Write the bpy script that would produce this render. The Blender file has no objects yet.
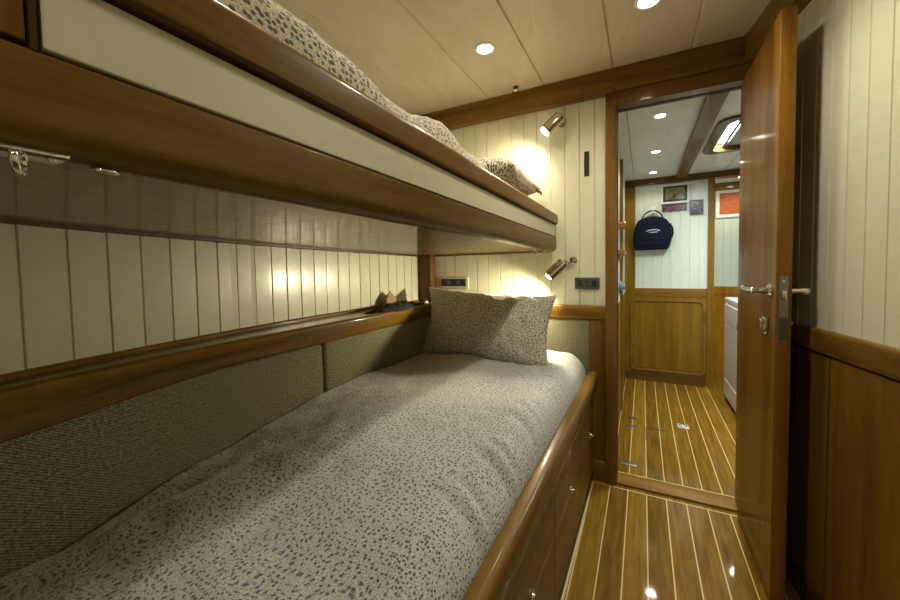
import bpy, bmesh, math, random
from mathutils import Vector, Matrix, noise
random.seed(7)
S = bpy.context.scene
C = S.collection
PI = math.pi

# ------------------------------------------------------------------ materials
def new_mat(name):
    m = bpy.data.materials.new(name); m.use_nodes = True
    nt = m.node_tree; nt.nodes.clear()
    out = nt.nodes.new('ShaderNodeOutputMaterial')
    b = nt.nodes.new('ShaderNodeBsdfPrincipled')
    nt.links.new(b.outputs[0], out.inputs[0])
    return m, nt, b
def N(nt, t, **kw):
    n = nt.nodes.new(t)
    for k, v in kw.items():
        if hasattr(n, k) and not k.startswith('i_'): setattr(n, k, v)
    return n
def setin(n, **kw):
    for k, v in kw.items(): n.inputs[k.replace('_', ' ')].default_value = v
def ramp(nt, stops):
    r = nt.nodes.new('ShaderNodeValToRGB')
    e = r.color_ramp.elements
    while len(e) < len(stops): e.new(.5)
    for el, (p, c) in zip(e, stops): el.position = p; el.color = (*c, 1)
    return r
def mth(nt, op, a, b=None, c=None):
    n = nt.nodes.new('ShaderNodeMath'); n.operation = op
    for i, v in enumerate((a, b, c)):
        if v is None: continue
        if isinstance(v, (int, float)): n.inputs[i].default_value = v
        else: nt.links.new(v, n.inputs[i])
    return n.outputs[0]
def bump(nt, b, h, strength=.2, dist=.002):
    n = nt.nodes.new('ShaderNodeBump'); n.inputs['Strength'].default_value = strength; n.inputs['Distance'].default_value = dist
    nt.links.new(h, n.inputs['Height']); nt.links.new(n.outputs[0], b.inputs['Normal'])
def plain(name, col, rough=.5, metal=0, coat=0, spec=.5, crough=.08):
    m, nt, b = new_mat(name)
    setin(b, Base_Color=(*col, 1), Roughness=rough, Metallic=metal, Coat_Weight=coat, Coat_Roughness=crough)
    b.inputs['Specular IOR Level'].default_value = spec
    tc = N(nt, 'ShaderNodeTexCoord'); no = N(nt, 'ShaderNodeTexNoise'); setin(no, Scale=30.0, Detail=3.0)
    nt.links.new(tc.outputs['Object'], no.inputs['Vector'])
    r = ramp(nt, [(.3, tuple(c*.97 for c in col)), (.7, tuple(min(1, c*1.02) for c in col))])
    nt.links.new(no.outputs[0], r.inputs[0]); nt.links.new(r.outputs[0], b.inputs['Base Color'])
    return m
def emis(name, col, s):
    m, nt, b = new_mat(name); setin(b, Base_Color=(*col, 1), Emission_Color=(*col, 1), Emission_Strength=s, Roughness=.3); return m
def wood(name, axis, dark=(.09, .043, .009), mid=(.19, .099, .022), light=(.27, .148, .036), rough=.34, coat=.32, crough=.08):
    m, nt, b = new_mat(name)
    tc = N(nt, 'ShaderNodeTexCoord'); mp = N(nt, 'ShaderNodeMapping')
    sc = [1.0, 1.0, 1.0]; sc['xyz'.index(axis)] = .07
    mp.inputs['Scale'].default_value = sc
    nt.links.new(tc.outputs['Object'], mp.inputs['Vector'])
    n1 = N(nt, 'ShaderNodeTexNoise'); setin(n1, Scale=14.0, Detail=4.0, Roughness=.55, Distortion=.6)
    n2 = N(nt, 'ShaderNodeTexNoise'); setin(n2, Scale=220.0, Detail=3.0, Roughness=.6)
    nt.links.new(mp.outputs[0], n1.inputs['Vector']); nt.links.new(mp.outputs[0], n2.inputs['Vector'])
    f = mth(nt, 'ADD', mth(nt, 'MULTIPLY', n1.outputs[0], .72), mth(nt, 'MULTIPLY', n2.outputs[0], .28))
    k_ = .86
    dark, mid, light = [(q[0]*k_, q[1]*k_*1.0, q[2]*k_*.62) for q in (dark, mid, light)]
    r = ramp(nt, [(.34, dark), (.5, mid), (.66, light)])
    nt.links.new(f, r.inputs[0]); nt.links.new(r.outputs[0], b.inputs['Base Color'])
    setin(b, Roughness=rough, Coat_Weight=coat, Coat_Roughness=crough)
    b.inputs['Specular IOR Level'].default_value = .12
    bump(nt, b, n2.outputs[0], .05, .001)
    return m
WX, WY, WZ = wood('varnished_wood_x', 'x'), wood('varnished_wood_y', 'y'), wood('varnished_wood_z', 'z')
WD = wood('door_wood', 'z', (.12, .052, .010), (.23, .108, .022), (.30, .15, .034), .40, .24, .11)
WH = wood('hall_wood', 'z', (.15, .077, .011), (.235, .124, .018), (.30, .168, .028), .35, .3)
WHX = wood('hall_wood_x', 'x', (.17, .085, .02), (.27, .14, .035), (.34, .19, .055), .3, .5)
WHY = wood('hall_wood_y', 'y', (.10, .055, .02), (.16, .09, .032), (.21, .12, .045), .4, .2)
WP = wood('bunk_panel_wood', 'y', (.11, .055, .011), (.21, .115, .025), (.27, .155, .038), .42, .35, .05)
WR = wood('wall_panel_wood', 'z', (.10, .048, .010), (.185, .095, .020), (.245, .13, .030), .4, .2, .12)
WDK = plain('dark_gap', (.012, .008, .004), .6)
CREAM = plain('cream_paint', (.69, .69, .53), .36, coat=.45, crough=.2)
CREAMP = plain('cream_laminate', (.63, .615, .455), .4, coat=.05)
CREAMH = plain('hall_cream_paint', (.66, .72, .62), .35)
CHROME = plain('chrome', (.74, .73, .70), .08, 1)
STEEL = plain('brushed_steel', (.34, .34, .33), .35, 1)
DSTEEL = plain('dark_steel', (.12, .12, .125), .4, .8)
BLACK = plain('black_plastic', (.012, .012, .013), .4)
BLACKC = plain('black_cloth', (.012, .013, .014), .9)
TAN = plain('tan_card', (.34, .23, .12), .8)
WHITE = plain('white_enamel', (.74, .76, .80), .25, coat=.4)
WHITEP = plain('white_plastic', (.85, .86, .86), .4)
NAVY = plain('navy_cloth', (.006, .010, .028), .9, spec=.2)
NAVYD = plain('dark_navy_cloth', (.004, .006, .016), .9, spec=.2)
EMB = plain('white_embroidery', (.75, .78, .85), .8)
BLUEG = plain('blue_grey_plastic', (.10, .16, .24), .5)
ORW = plain('orange_wood', (.36, .15, .035), .3)
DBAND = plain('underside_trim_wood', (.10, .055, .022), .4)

def fabric_weave():
    m, nt, b = new_mat('olive_tweed')
    tc = N(nt, 'ShaderNodeTexCoord')
    sp = N(nt, 'ShaderNodeSeparateXYZ'); nt.links.new(tc.outputs['UV'], sp.inputs[0])
    u, v = sp.outputs[0], sp.outputs[1]
    wu = mth(nt, 'SINE', mth(nt, 'MULTIPLY', u, 2*PI/.0085))
    wv = mth(nt, 'SINE', mth(nt, 'MULTIPLY', v, 2*PI/.006))
    chk = mth(nt, 'MULTIPLY', wu, wv)
    no = N(nt, 'ShaderNodeTexNoise'); setin(no, Scale=160.0, Detail=2.0); nt.links.new(tc.outputs['UV'], no.inputs['Vector'])
    f = mth(nt, 'ADD', mth(nt, 'MULTIPLY', chk, .30), no.outputs[0])
    r = ramp(nt, [(.22, (.055, .050, .026)), (.5, (.19, .180, .108)), (.8, (.35, .335, .23))])
    nt.links.new(f, r.inputs[0]); nt.links.new(r.outputs[0], b.inputs['Base Color'])
    setin(b, Roughness=.95); b.inputs['Specular IOR Level'].default_value = .1
    bump(nt, b, f, .5, .0015)
    return m
TWEED = fabric_weave()

def floral(name, base=(.65, .68, .66), olive=(.40, .415, .39), dot=(.048, .062, .095), SC=86.0, DR=.20):
    m, nt, b = new_mat(name)
    tc = N(nt, 'ShaderNodeTexCoord')
    def vor(scale, rnd, feat='F1'):
        v = N(nt, 'ShaderNodeTexVoronoi'); v.voronoi_dimensions = '2D'; v.feature = feat
        setin(v, Scale=scale, Randomness=rnd); nt.links.new(tc.outputs['UV'], v.inputs['Vector']); return v
    # fine speckle ground
    fs = N(nt, 'ShaderNodeTexNoise'); fs.noise_dimensions = '2D'; setin(fs, Scale=320.0, Detail=2.0); nt.links.new(tc.outputs['UV'], fs.inputs['Vector'])
    r0 = ramp(nt, [(.38, olive), (.52, base)]); nt.links.new(fs.outputs[0], r0.inputs[0])
    v2 = vor(165.0, 1.0); small = ramp(nt, [(.17, (1, 1, 1)), (.25, (0, 0, 0))]); nt.links.new(v2.outputs['Distance'], small.inputs[0])
    v1 = vor(SC, .75); big = ramp(nt, [(DR, (1, 1, 1)), (DR+.07, (0, 0, 0))]); nt.links.new(v1.outputs['Distance'], big.inputs[0])
    # leave some cells empty so that the print is irregular
    sx = N(nt, 'ShaderNodeSeparateColor'); nt.links.new(v1.outputs['Color'], sx.inputs[0])
    keep = mth(nt, 'GREATER_THAN', sx.outputs[0], .12)
    bigf = mth(nt, 'MULTIPLY', big.outputs[0], keep)
    m1 = N(nt, 'ShaderNodeMix', data_type='RGBA'); nt.links.new(mth(nt, 'MULTIPLY', small.outputs[0], .7), m1.inputs[0])
    nt.links.new(r0.outputs[0], m1.inputs[6]); m1.inputs[7].default_value = (.16, .155, .14, 1)
    m2 = N(nt, 'ShaderNodeMix', data_type='RGBA'); nt.links.new(mth(nt, 'MULTIPLY', bigf, .88), m2.inputs[0])
    nt.links.new(m1.outputs[2], m2.inputs[6])
    dr = ramp(nt, [(0, dot), (1, tuple(c*1.7 for c in dot))]); nt.links.new(sx.outputs[1], dr.inputs[0])
    nt.links.new(dr.outputs[0], m2.inputs[7])
    nt.links.new(m2.outputs[2], b.inputs['Base Color'])
    setin(b, Roughness=.9, Sheen_Weight=.15); b.inputs['Specular IOR Level'].default_value = .15
    n3 = N(nt, 'ShaderNodeTexNoise'); setin(n3, Scale=900.0, Detail=1.0); nt.links.new(tc.outputs['UV'], n3.inputs['Vector'])
    bump(nt, b, n3.outputs[0], .15, .0008)
    return m
FLORAL = floral('floral_cotton')
FLORALU = floral('floral_cotton_upper', (.66, .60, .47), (.40, .34, .23), (.026, .028, .034), 78.0, .27)

def ceiling_mat(name, a, bcol, sc=(3, 1.2, 1)):
    m, nt, b = new_mat(name)
    tc = N(nt, 'ShaderNodeTexCoord'); mp = N(nt, 'ShaderNodeMapping'); mp.inputs['Scale'].default_value = sc
    nt.links.new(tc.outputs['Object'], mp.inputs['Vector'])
    no = N(nt, 'ShaderNodeTexNoise'); setin(no, Scale=3.0, Detail=4.0, Distortion=1.0); nt.links.new(mp.outputs[0], no.inputs['Vector'])
    r = ramp(nt, [(.3, a), (.7, bcol)]); nt.links.new(no.outputs[0], r.inputs[0]); nt.links.new(r.outputs[0], b.inputs['Base Color'])
    setin(b, Roughness=.45)
    bump(nt, b, no.outputs[0], .6, .02)
    return m
CEIL = ceiling_mat('ceiling_vinyl', (.60, .53, .425), (.68, .605, .50))
CEILH = ceiling_mat('hall_ceiling_vinyl', (.66, .65, .62), (.76, .75, .72))
LAM = None
def lam():
    m, nt, b = new_mat('glossy_underside')
    tc = N(nt, 'ShaderNodeTexCoord'); mp = N(nt, 'ShaderNodeMapping'); mp.inputs['Scale'].default_value = (1, .08, 1)
    nt.links.new(tc.outputs['Object'], mp.inputs['Vector'])
    no = N(nt, 'ShaderNodeTexNoise'); setin(no, Scale=40.0, Detail=4.0); nt.links.new(mp.outputs[0], no.inputs['Vector'])
    r = ramp(nt, [(.35, (.20, .115, .040)), (.65, (.29, .175, .068))]); nt.links.new(no.outputs[0], r.inputs[0]); nt.links.new(r.outputs[0], b.inputs['Base Color'])
    setin(b, Roughness=.4, Coat_Weight=.36, Coat_Roughness=.03)
    b.inputs['Specular IOR Level'].default_value = .12
    return m
LAM = lam()

def floor_mat():
    m, nt, b = new_mat('teak_and_holly')
    tc = N(nt, 'ShaderNodeTexCoord'); sp = N(nt, 'ShaderNodeSeparateXYZ'); nt.links.new(tc.outputs['Object'], sp.inputs[0])
    X, Y = sp.outputs[0], sp.outputs[1]
    W = .0816
    q = mth(nt, 'DIVIDE', mth(nt, 'SUBTRACT', X, .0205 - W*20), W)
    fr = mth(nt, 'FRACT', q); idx = mth(nt, 'FLOOR', q)
    d = mth(nt, 'MINIMUM', fr, mth(nt, 'SUBTRACT', 1, fr))
    strip = mth(nt, 'LESS_THAN', d, .026)
    inroom = mth(nt, 'LESS_THAN', Y, 1.972)
    inhall = mth(nt, 'GREATER_THAN', Y, 2.135)
    inlen = mth(nt, 'MULTIPLY', mth(nt, 'MAXIMUM', inroom, inhall), mth(nt, 'LESS_THAN', X, .56))
    strip = mth(nt, 'MULTIPLY', strip, inlen)
    def band(v, c, w): return mth(nt, 'LESS_THAN', mth(nt, 'ABSOLUTE', mth(nt, 'SUBTRACT', v, c)), w)
    s2 = mth(nt, 'MAXIMUM', band(Y, 1.974, .0028), band(Y, 2.133, .0028))
    strip = mth(nt, 'MAXIMUM', strip, s2)
    wn = N(nt, 'ShaderNodeTexWhiteNoise'); wn.noise_dimensions = '1D'; nt.links.new(idx, wn.inputs['W'])
    mp = N(nt, 'ShaderNodeMapping'); mp.inputs['Scale'].default_value = (1, .06, 1)
    off = N(nt, 'ShaderNodeCombineXYZ'); nt.links.new(mth(nt, 'MULTIPLY', wn.outputs[0], 7.0), off.inputs[1]); nt.links.new(idx, off.inputs[2])
    va = N(nt, 'ShaderNodeVectorMath'); va.operation = 'ADD'
    nt.links.new(tc.outputs['Object'], mp.inputs['Vector']); nt.links.new(mp.outputs[0], va.inputs[0]); nt.links.new(off.outputs[0], va.inputs[1])
    n1 = N(nt, 'ShaderNodeTexNoise'); setin(n1, Scale=60.0, Detail=4.0, Roughness=.6); nt.links.new(va.outputs[0], n1.inputs['Vector'])
    f = mth(nt, 'ADD', mth(nt, 'MULTIPLY', n1.outputs[0], .8), mth(nt, 'MULTIPLY', wn.outputs[0], .2))
    r = ramp(nt, [(.30, (.12, .060, .005)), (.5, (.21, .112, .010)), (.72, (.30, .172, .019))])
    nt.links.new(f, r.inputs[0])
    mx = N(nt, 'ShaderNodeMix', data_type='RGBA'); nt.links.new(strip, mx.inputs[0]); nt.links.new(r.outputs[0], mx.inputs[6]); mx.inputs[7].default_value = (.72, .56, .24, 1)
    nt.links.new(mx.outputs[2], b.inputs['Base Color'])
    setin(b, Roughness=.42, Coat_Weight=.34, Coat_Roughness=.05)
    b.inputs['Specular IOR Level'].default_value = .06
    return m
FLOOR = floor_mat()

# ------------------------------------------------------------------ mesh helpers
def B(): return bmesh.new()
def box(bm, x0, x1, y0, y1, z0, z1, bev=0, seg=2, mat=None):
    r = bmesh.ops.create_cube(bm, size=1)
    vs = r['verts']
    for v in vs:
        v.co = Vector(((x0+x1)/2 + v.co.x*(x1-x0), (y0+y1)/2 + v.co.y*(y1-y0), (z0+z1)/2 + v.co.z*(z1-z0)))
    if mat is not None:
        for v in vs: v.co = mat @ v.co
    if bev:
        es = list({e for v in vs for e in v.link_edges})
        bmesh.ops.bevel(bm, geom=es, offset=bev, segments=seg, profile=.5, affect='EDGES')
    return bm
def tube(bm, p0, p1, r0, r1=None, n=20, caps=True):
    p0, p1 = Vector(p0), Vector(p1); r1 = r0 if r1 is None else r1
    d = (p1-p0); L = d.length
    q = d.to_track_quat('Z', 'Y').to_matrix().to_4x4()
    M = Matrix.Translation((p0+p1)/2) @ q
    bmesh.ops.create_cone(bm, cap_ends=caps, segments=n, radius1=r0, radius2=r1, depth=L, matrix=M)
    return bm
def lathe(bm, p0, axis, prof, n=24):
    """prof: [(radius, distance along axis)]"""
    p0 = Vector(p0); q = Vector(axis).normalized().to_track_quat('Z', 'Y')
    rings = []
    for r, h in prof:
        rings.append([bm.verts.new(p0 + q @ Vector((max(r, 1e-5)*math.cos(2*PI*i/n), max(r, 1e-5)*math.sin(2*PI*i/n), h))) for i in range(n)])
    for a, b in zip(rings, rings[1:]):
        for i in range(n): bm.faces.new((a[i], a[(i+1) % n], b[(i+1) % n], b[i]))
    bm.faces.new(rings[0][::-1]); bm.faces.new(rings[-1])
    return bm
def torus(bm, c, axis, R, r, n=24, k=10, arc=2*PI, start=0):
    c = Vector(c); q = Vector(axis).normalized().to_track_quat('Z', 'Y')
    full = abs(arc-2*PI) < 1e-6; m = n if full else n+1
    rings = []
    for i in range(m):
        a = start + arc*i/n
        rings.append([bm.verts.new(c + q @ Vector(((R+r*math.cos(2*PI*j/k))*math.cos(a), (R+r*math.cos(2*PI*j/k))*math.sin(a), r*math.sin(2*PI*j/k)))) for j in range(k)])
    for i in range(n):
        a, b = rings[i], rings[(i+1) % m]
        for j in range(k): bm.faces.new((a[j], b[j], b[(j+1) % k], a[(j+1) % k]))
    if not full: bm.faces.new(rings[0][::-1]); bm.faces.new(rings[-1])
    return bm
def pipe(bm, pts, r, k=10):
    pts = [Vector(p) for p in pts]; rings = []
    up = None
    for i, p in enumerate(pts):
        t = (pts[min(i+1, len(pts)-1)] - pts[max(i-1, 0)]).normalized()
        if up is None: up = t.orthogonal().normalized()
        up = (up - t*up.dot(t)).normalized(); s = t.cross(up)
        rr = r[i] if isinstance(r, (list, tuple)) else r
        rings.append([bm.verts.new(p + (up*math.cos(2*PI*j/k) + s*math.sin(2*PI*j/k))*rr) for j in range(k)])
    for a, b in zip(rings, rings[1:]):
        for j in range(k): bm.faces.new((a[j], a[(j+1) % k], b[(j+1) % k], b[j]))
    bm.faces.new(rings[0][::-1]); bm.faces.new(rings[-1])
    return bm
def rrect(n0, n1, z0, z1, r=(0, 0, 0, 0), k=5):
    """rounded rectangle, corner radii for (n1 z0), (n1 z1), (n0 z1), (n0 z0)"""
    out = []
    for (cx, cz, a0, rr) in ((n1, z0, -PI/2, r[0]), (n1, z1, 0, r[1]), (n0, z1, PI/2, r[2]), (n0, z0, PI, r[3])):
        if rr <= 0: out.append((cx, cz)); continue
        sx = -1 if cx == n1 else 1; sz = 1 if cz == z0 else -1
        for i in range(k+1):
            a = a0 + PI/2*i/k
            out.append((cx + sx*rr + rr*math.cos(a), cz + sz*rr + rr*math.sin(a)))
    return out
def sweep(bm, path, prof):
    """sweep a closed (outward, up) profile along a path (x,y,z); outward = to the right of travel"""
    rings = []
    P = [Vector(p) for p in path]
    for i, p in enumerate(P):
        t = P[min(i+1, len(P)-1)] - P[max(i-1, 0)]
        n = Vector((t.y, -t.x, 0)).normalized()
        pr = prof(i) if callable(prof) else prof
        rings.append([bm.verts.new(p + n*a + Vector((0, 0, b))) for a, b in pr])
    k = len(rings[0])
    for a, b in zip(rings, rings[1:]):
        for j in range(k): bm.faces.new((a[j], a[(j+1) % k], b[(j+1) % k], b[j]))
    bm.faces.new(rings[0][::-1]); bm.faces.new(rings[-1])
    return bm
def planks(bm, pos, t0, t1, grooves, z0, z1, thick=.02, hw=.0026, dep=.005, step=.08, tilt=0):
    """tongue-and-groove wall: pos(t)->(x,y); the room is to the right of travel"""
    ts = [(t0, 0), (t1, 0)]
    for g in grooves:
        if t0+hw < g < t1-hw: ts += [(g-hw, tilt*random.uniform(-1, 1)), (g-hw*.35, -dep), (g+hw*.35, -dep), (g+hw, tilt*random.uniform(-1, 1))]
    k = t0 + step
    while k < t1:
        if all(abs(k-g) > hw*2 for g in grooves): ts.append((k, 0))
        k += step
    ts.sort()
    fr, bk = [], []
    zf0 = z0 if callable(z0) else (lambda t: z0); zf1 = z1 if callable(z1) else (lambda t: z1)
    for t, o in ts:
        p = Vector(pos(t)); e = Vector(pos(t+1e-3)) - Vector(pos(t-1e-3)); n = Vector((e.y, -e.x)).normalized()
        a = p + n*o; c = p - n*thick
        fr.append((bm.verts.new((a.x, a.y, zf0(t))), bm.verts.new((a.x, a.y, zf1(t)))))
        bk.append((bm.verts.new((c.x, c.y, zf0(t))), bm.verts.new((c.x, c.y, zf1(t)))))
    for i in range(len(ts)-1):
        bm.faces.new((fr[i][0], fr[i+1][0], fr[i+1][1], fr[i][1]))
        bm.faces.new((bk[i][0], bk[i][1], bk[i+1][1], bk[i+1][0]))
        bm.faces.new((fr[i][1], fr[i+1][1], bk[i+1][1], bk[i][1]))
        bm.faces.new((fr[i][0], bk[i][0], bk[i+1][0], fr[i+1][0]))
    for i in (0, -1): bm.faces.new((fr[i][0], fr[i][1], bk[i][1], bk[i][0]))
    return bm
def obj(name, bm, mat, parent=None, smooth=None, label=None):
    bmesh.ops.recalc_face_normals(bm, faces=bm.faces[:])
    if parent is not None:
        w = Vector((0, 0, 0)); p = parent
        while p is not None: w += p.location; p = p.parent
        bmesh.ops.translate(bm, verts=bm.verts[:], vec=-w)
    me = bpy.data.meshes.new(name); bm.to_mesh(me); bm.free()
    if smooth:
        me.polygons.foreach_set('use_smooth', [True]*len(me.polygons))
        if smooth < 3: me.set_sharp_from_angle(angle=smooth)
    me.materials.append(mat)
    o = bpy.data.objects.new(name, me); C.objects.link(o)
    if parent is not None: o.parent = parent
    if label: o['label'] = label
    return o
SM = math.radians(40)
def thing(name, label, cat, loc, group=None):
    o = bpy.data.objects.new(name, None); o.empty_display_size = .05; C.objects.link(o); o.location = loc
    o['label'] = label; o['category'] = cat
    if group: o['group'] = group
    return o
def tag(o, label, cat, group=None):
    o['label'] = label; o['category'] = cat
    if group: o['group'] = group
    return o
def struct(name, bm, mat, smooth=None, parent=None):
    o = obj(name, bm, mat, parent, smooth)
    if parent is None: o['kind'] = 'structure'
    return o
def place(src, loc, label, group=None):
    """copy a thing and its parts"""
    r = src.copy(); C.objects.link(r); r.location = loc; r['label'] = label
    if group: r['group'] = group
    for ch in src.children:
        c = ch.copy(); C.objects.link(c); c.parent = r
        for g in ch.children:
            d = g.copy(); C.objects.link(d); d.parent = c
    return r
def grid_uv(me_obj, fn):
    me = me_obj.data; uv = me.uv_layers.new(name='UVMap')
    for l in me.loops: uv.data[l.index].uv = fn(l.vertex_index, me)
def fbm(x, y, s, seed=0): return noise.noise(Vector((x*s, y*s, seed)))
def sstep(a, b, x):
    t = max(0, min(1, (x-a)/(b-a))); return t*t*(3-2*t)

# ------------------------------------------------------------------ key dimensions
YW = 2.027          # bulkhead with the doorway
ZC = 2.07           # cabin ceiling
ZH = 1.92           # hall ceiling
YF = -1.15          # front of the cabin (behind the camera)
def hullx(y):
    d = 2.03 - y
    t = max(0, min(1, (y-1.1)/.93)); bow = .045*t*t*(3-2*t)
    if d <= 1.9: return -1.31 + .0255*d**3 + bow
    return -1.31 + .0255*1.9**3 + .0255*3*1.9**2*(d-1.9)*.5
def ledgex(y): return -1.078 + .043*(max(0, .75-y)/.55)**2 if y > -.2 else -1.078 + .043*(.95/.55)**2 + (-.2-y)*.2
def rightx(y): return .475 + .16*(1.67-y) if y > .7 else .475+.16*.97+.04*(.7-y)
def sidex(y): return -.235 + .014*(y-1.2)          # front of the lower berth

# ------------------------------------------------------------------ setting: cabin
bm = B(); box(bm, -1.7, 1.9, YF-.1, 5.4, -.08, 0); struct('floor', bm, FLOOR)
# ceiling with pressed panel seams
seams = [-1.1, -.772, -.462, -.13, .19]
bm = B(); xs = [-1.5] + [s for s in seams] + [.60]
prof = [(-1.5, ZC)]
for s in seams: prof += [(s-.006, ZC), (s-.002, ZC+.007), (s+.002, ZC+.007), (s+.006, ZC)]
prof += [(.75, ZC)]
rows = []
for y in (YF, YW+.02): rows.append([(bm.verts.new((x, y, z)), bm.verts.new((x, y, ZC+.06))) for x, z in prof])
for i in range(len(prof)-1):
    bm.faces.new((rows[0][i][0], rows[0][i+1][0], rows[1][i+1][0], rows[1][i][0]))
    bm.faces.new((rows[0][i][1], rows[1][i][1], rows[1][i+1][1], rows[0][i+1][1]))
    for r in rows: bm.faces.new((r[i][0], r[i][1], r[i+1][1], r[i+1][0]))
struct('ceiling', bm, CEIL)
# hull side
gy = [.265, .346, .424, .50, .576, .651, .724, .795, .868]
while gy[-1] < 2: gy.append(gy[-1]+.0738)
while gy[0] > YF: gy.insert(0, gy[0]-.079)
struct('wall_left', planks(B(), lambda t: (hullx(t), t), YF, YW, gy, 0, ZC+.01, tilt=.0009), CREAM)
# bulkhead with doorway (pieces of one wall)
gx = [-.22-.0735*i for i in range(-3, 18)]
bm = B()
planks(bm, lambda t: (t, YW), -1.36, -.150, sorted(gx), 0, ZC+.01, thick=.05, tilt=.0005)
box(bm, -.150, .75, YW, YW+.05, 1.895, ZC+.01)
box(bm, .413, .75, YW, YW+.05, 0, 1.895)
struct('wall_back', bm, CREAM)
gr = [1.747-.0735*i for i in range(-5, 40)]
def rpos(t): return (rightx(-t), -t)
struct('wall_right', planks(B(), rpos, -YW-.01, -YF, sorted([-g for g in gr]), 0, ZC+.01), CREAM)
struct('wall_front', box(B(), -1.5, .9, YF-.06, YF, 0, ZC+.06), CREAM)

# beams and trim of the cabin
bm = B(); sweep(bm, [(-1.36, YW, 0), (.42, YW, 0)], rrect(0, .045, 1.958, ZC, (.004, .004, 0, 0))); struct('trim_1', bm, WX)     # beam over the doorway
bm = B(); sweep(bm, [(rightx(y), y, 0) for y in (1.985, 1.4, .7, YF)], rrect(0, .05, 1.962, ZC, (.004, .004, 0, 0))); struct('trim_2', bm, WY)
# timber rail along the bulkhead above the cushion, and the panelling below it
bm = B(); sweep(bm, [(-1.30, YW, 0), (-.166, YW, 0)], rrect(0, .026, .84, .91, (.004, .01, 0, 0))); struct('trim_3', bm, WX, SM)
bm = B(); box(bm, -1.30, -.165, 2.012, YW+.001, 0, .842); struct('trim_4', bm, WR)
bm = B(); sweep(bm, [(-.232, 2.012, 0), (-.165, 2.012, 0)], rrect(0, .012, 0, .10, (0, .004, 0, 0))); struct('baseboard_back', bm, WX)
# hull ledge
ys = [YF + i*(YW-YF-.01)/40 for i in range(41)]
bm = B()
def lprof(i):
    y = ys[i]; w = hullx(y) - ledgex(y)
    zb = .84 - .03*sstep(.7, .1, y)
    return rrect(-.028, 0, zb, .912, (.006, .012, .004, 0))
sweep(bm, [(ledgex(y), y, 0) for y in ys], lprof)
struct('trim_5', bm, WY, SM)
bm = B()
v0 = [(bm.verts.new((hullx(y)-.002, y, .905)), bm.verts.new((ledgex(y)-.027, y, .905)), bm.verts.new((ledgex(y)-.027, y, .885)), bm.verts.new((hullx(y)-.002, y, .885))) for y in ys]
for a, b in zip(v0, v0[1:]):
    for j in range(4): bm.faces.new((a[j], a[(j+1) % 4], b[(j+1) % 4], b[j]))
bm.faces.new(v0[0]); bm.faces.new(v0[-1])
struct('trim_6', bm, WY)
# little quarter-round where the hull planks meet the ledge
bm = B(); sweep(bm, [(hullx(y), y, 0) for y in ys], rrect(0, .012, .905, .918, (0, .008, 0, 0))); struct('trim_7', bm, WY, SM)
# corner post
bm = B(); box(bm, -1.246, -1.168, 1.965, 2.02, .90, 1.96, .006); struct('trim_8', bm, wood('post_wood', 'z', (.09, .038, .009), (.17, .075, .018), (.23, .11, .03)))
# door frame
FR = wood('frame_wood', 'z', (.13, .062, .018), (.225, .115, .036), (.29, .155, .052), .3, .5)
bm = B(); box(bm, -.166, -.115, 1.995, 2.10, 0, 1.893, .003); struct('trim_9', bm, FR)
bm = B(); box(bm, -.166, .43, 1.995, 2.10, 1.893, 1.959, .003); struct('trim_10', bm, wood('header_wood', 'x', (.10, .042, .012), (.17, .078, .022), (.22, .105, .032)))
bm = B(); box(bm, -.117, -.1125, 2.03, 2.075, .012, 1.893); box(bm, -.1125, .385, 2.06, 2.08, 1.891, 1.893); struct('trim_11', bm, WDK)   # rebate
bm = B(); box(bm, .386, .43, 1.97, 2.10, 0, 1.893, .003); struct('trim_12', bm, WZ)
bm = B(); sweep(bm, [(-.1125, 2.10, 0), (.40, 2.10, 0)], rrect(0, .098, 0, .012, (.0, .005, .005, 0))); struct('trim_13', bm, wood('sill_wood', 'x', (.17, .085, .02), (.28, .14, .035), (.36, .19, .05)), SM)
# right-hand timber dado: cap rail and panels
rp = lambda y, o=0: (rightx(y), y, o)
ryy = [1.99, 1.67, 1.3, .9, .7, YF]
bm = B(); sweep(bm, [rp(y) for y in ryy], rrect(0, .022, .838, .908, (.004, .008, 0, 0))); struct('trim_14', bm, WY, SM)
bm = B(); sweep(bm, [rp(y) for y in ryy], rrect(0, .006, 0, .84)); struct('trim_15', bm, WDK)
for k, (a, b) in enumerate([(1.985, 1.478), (1.470, .75), (.742, YF)]):
    pts = [rp(a)] + ([rp(.9)] if a > .9 > b else []) + [rp(b)]
    bm = B(); sweep(bm, pts, rrect(.004, .016, .085, .832, (.003, .003, 0, 0))); struct('trim_%d' % (16+k), bm, WR)
bm = B(); sweep(bm, [rp(y) for y in ryy], rrect(0, .02, 0, .08, (0, .004, 0, 0))); struct('baseboard_right', bm, wood('base_wood', 'y', (.05, .022, .007), (.09, .04, .012), (.12, .055, .018)))

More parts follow.
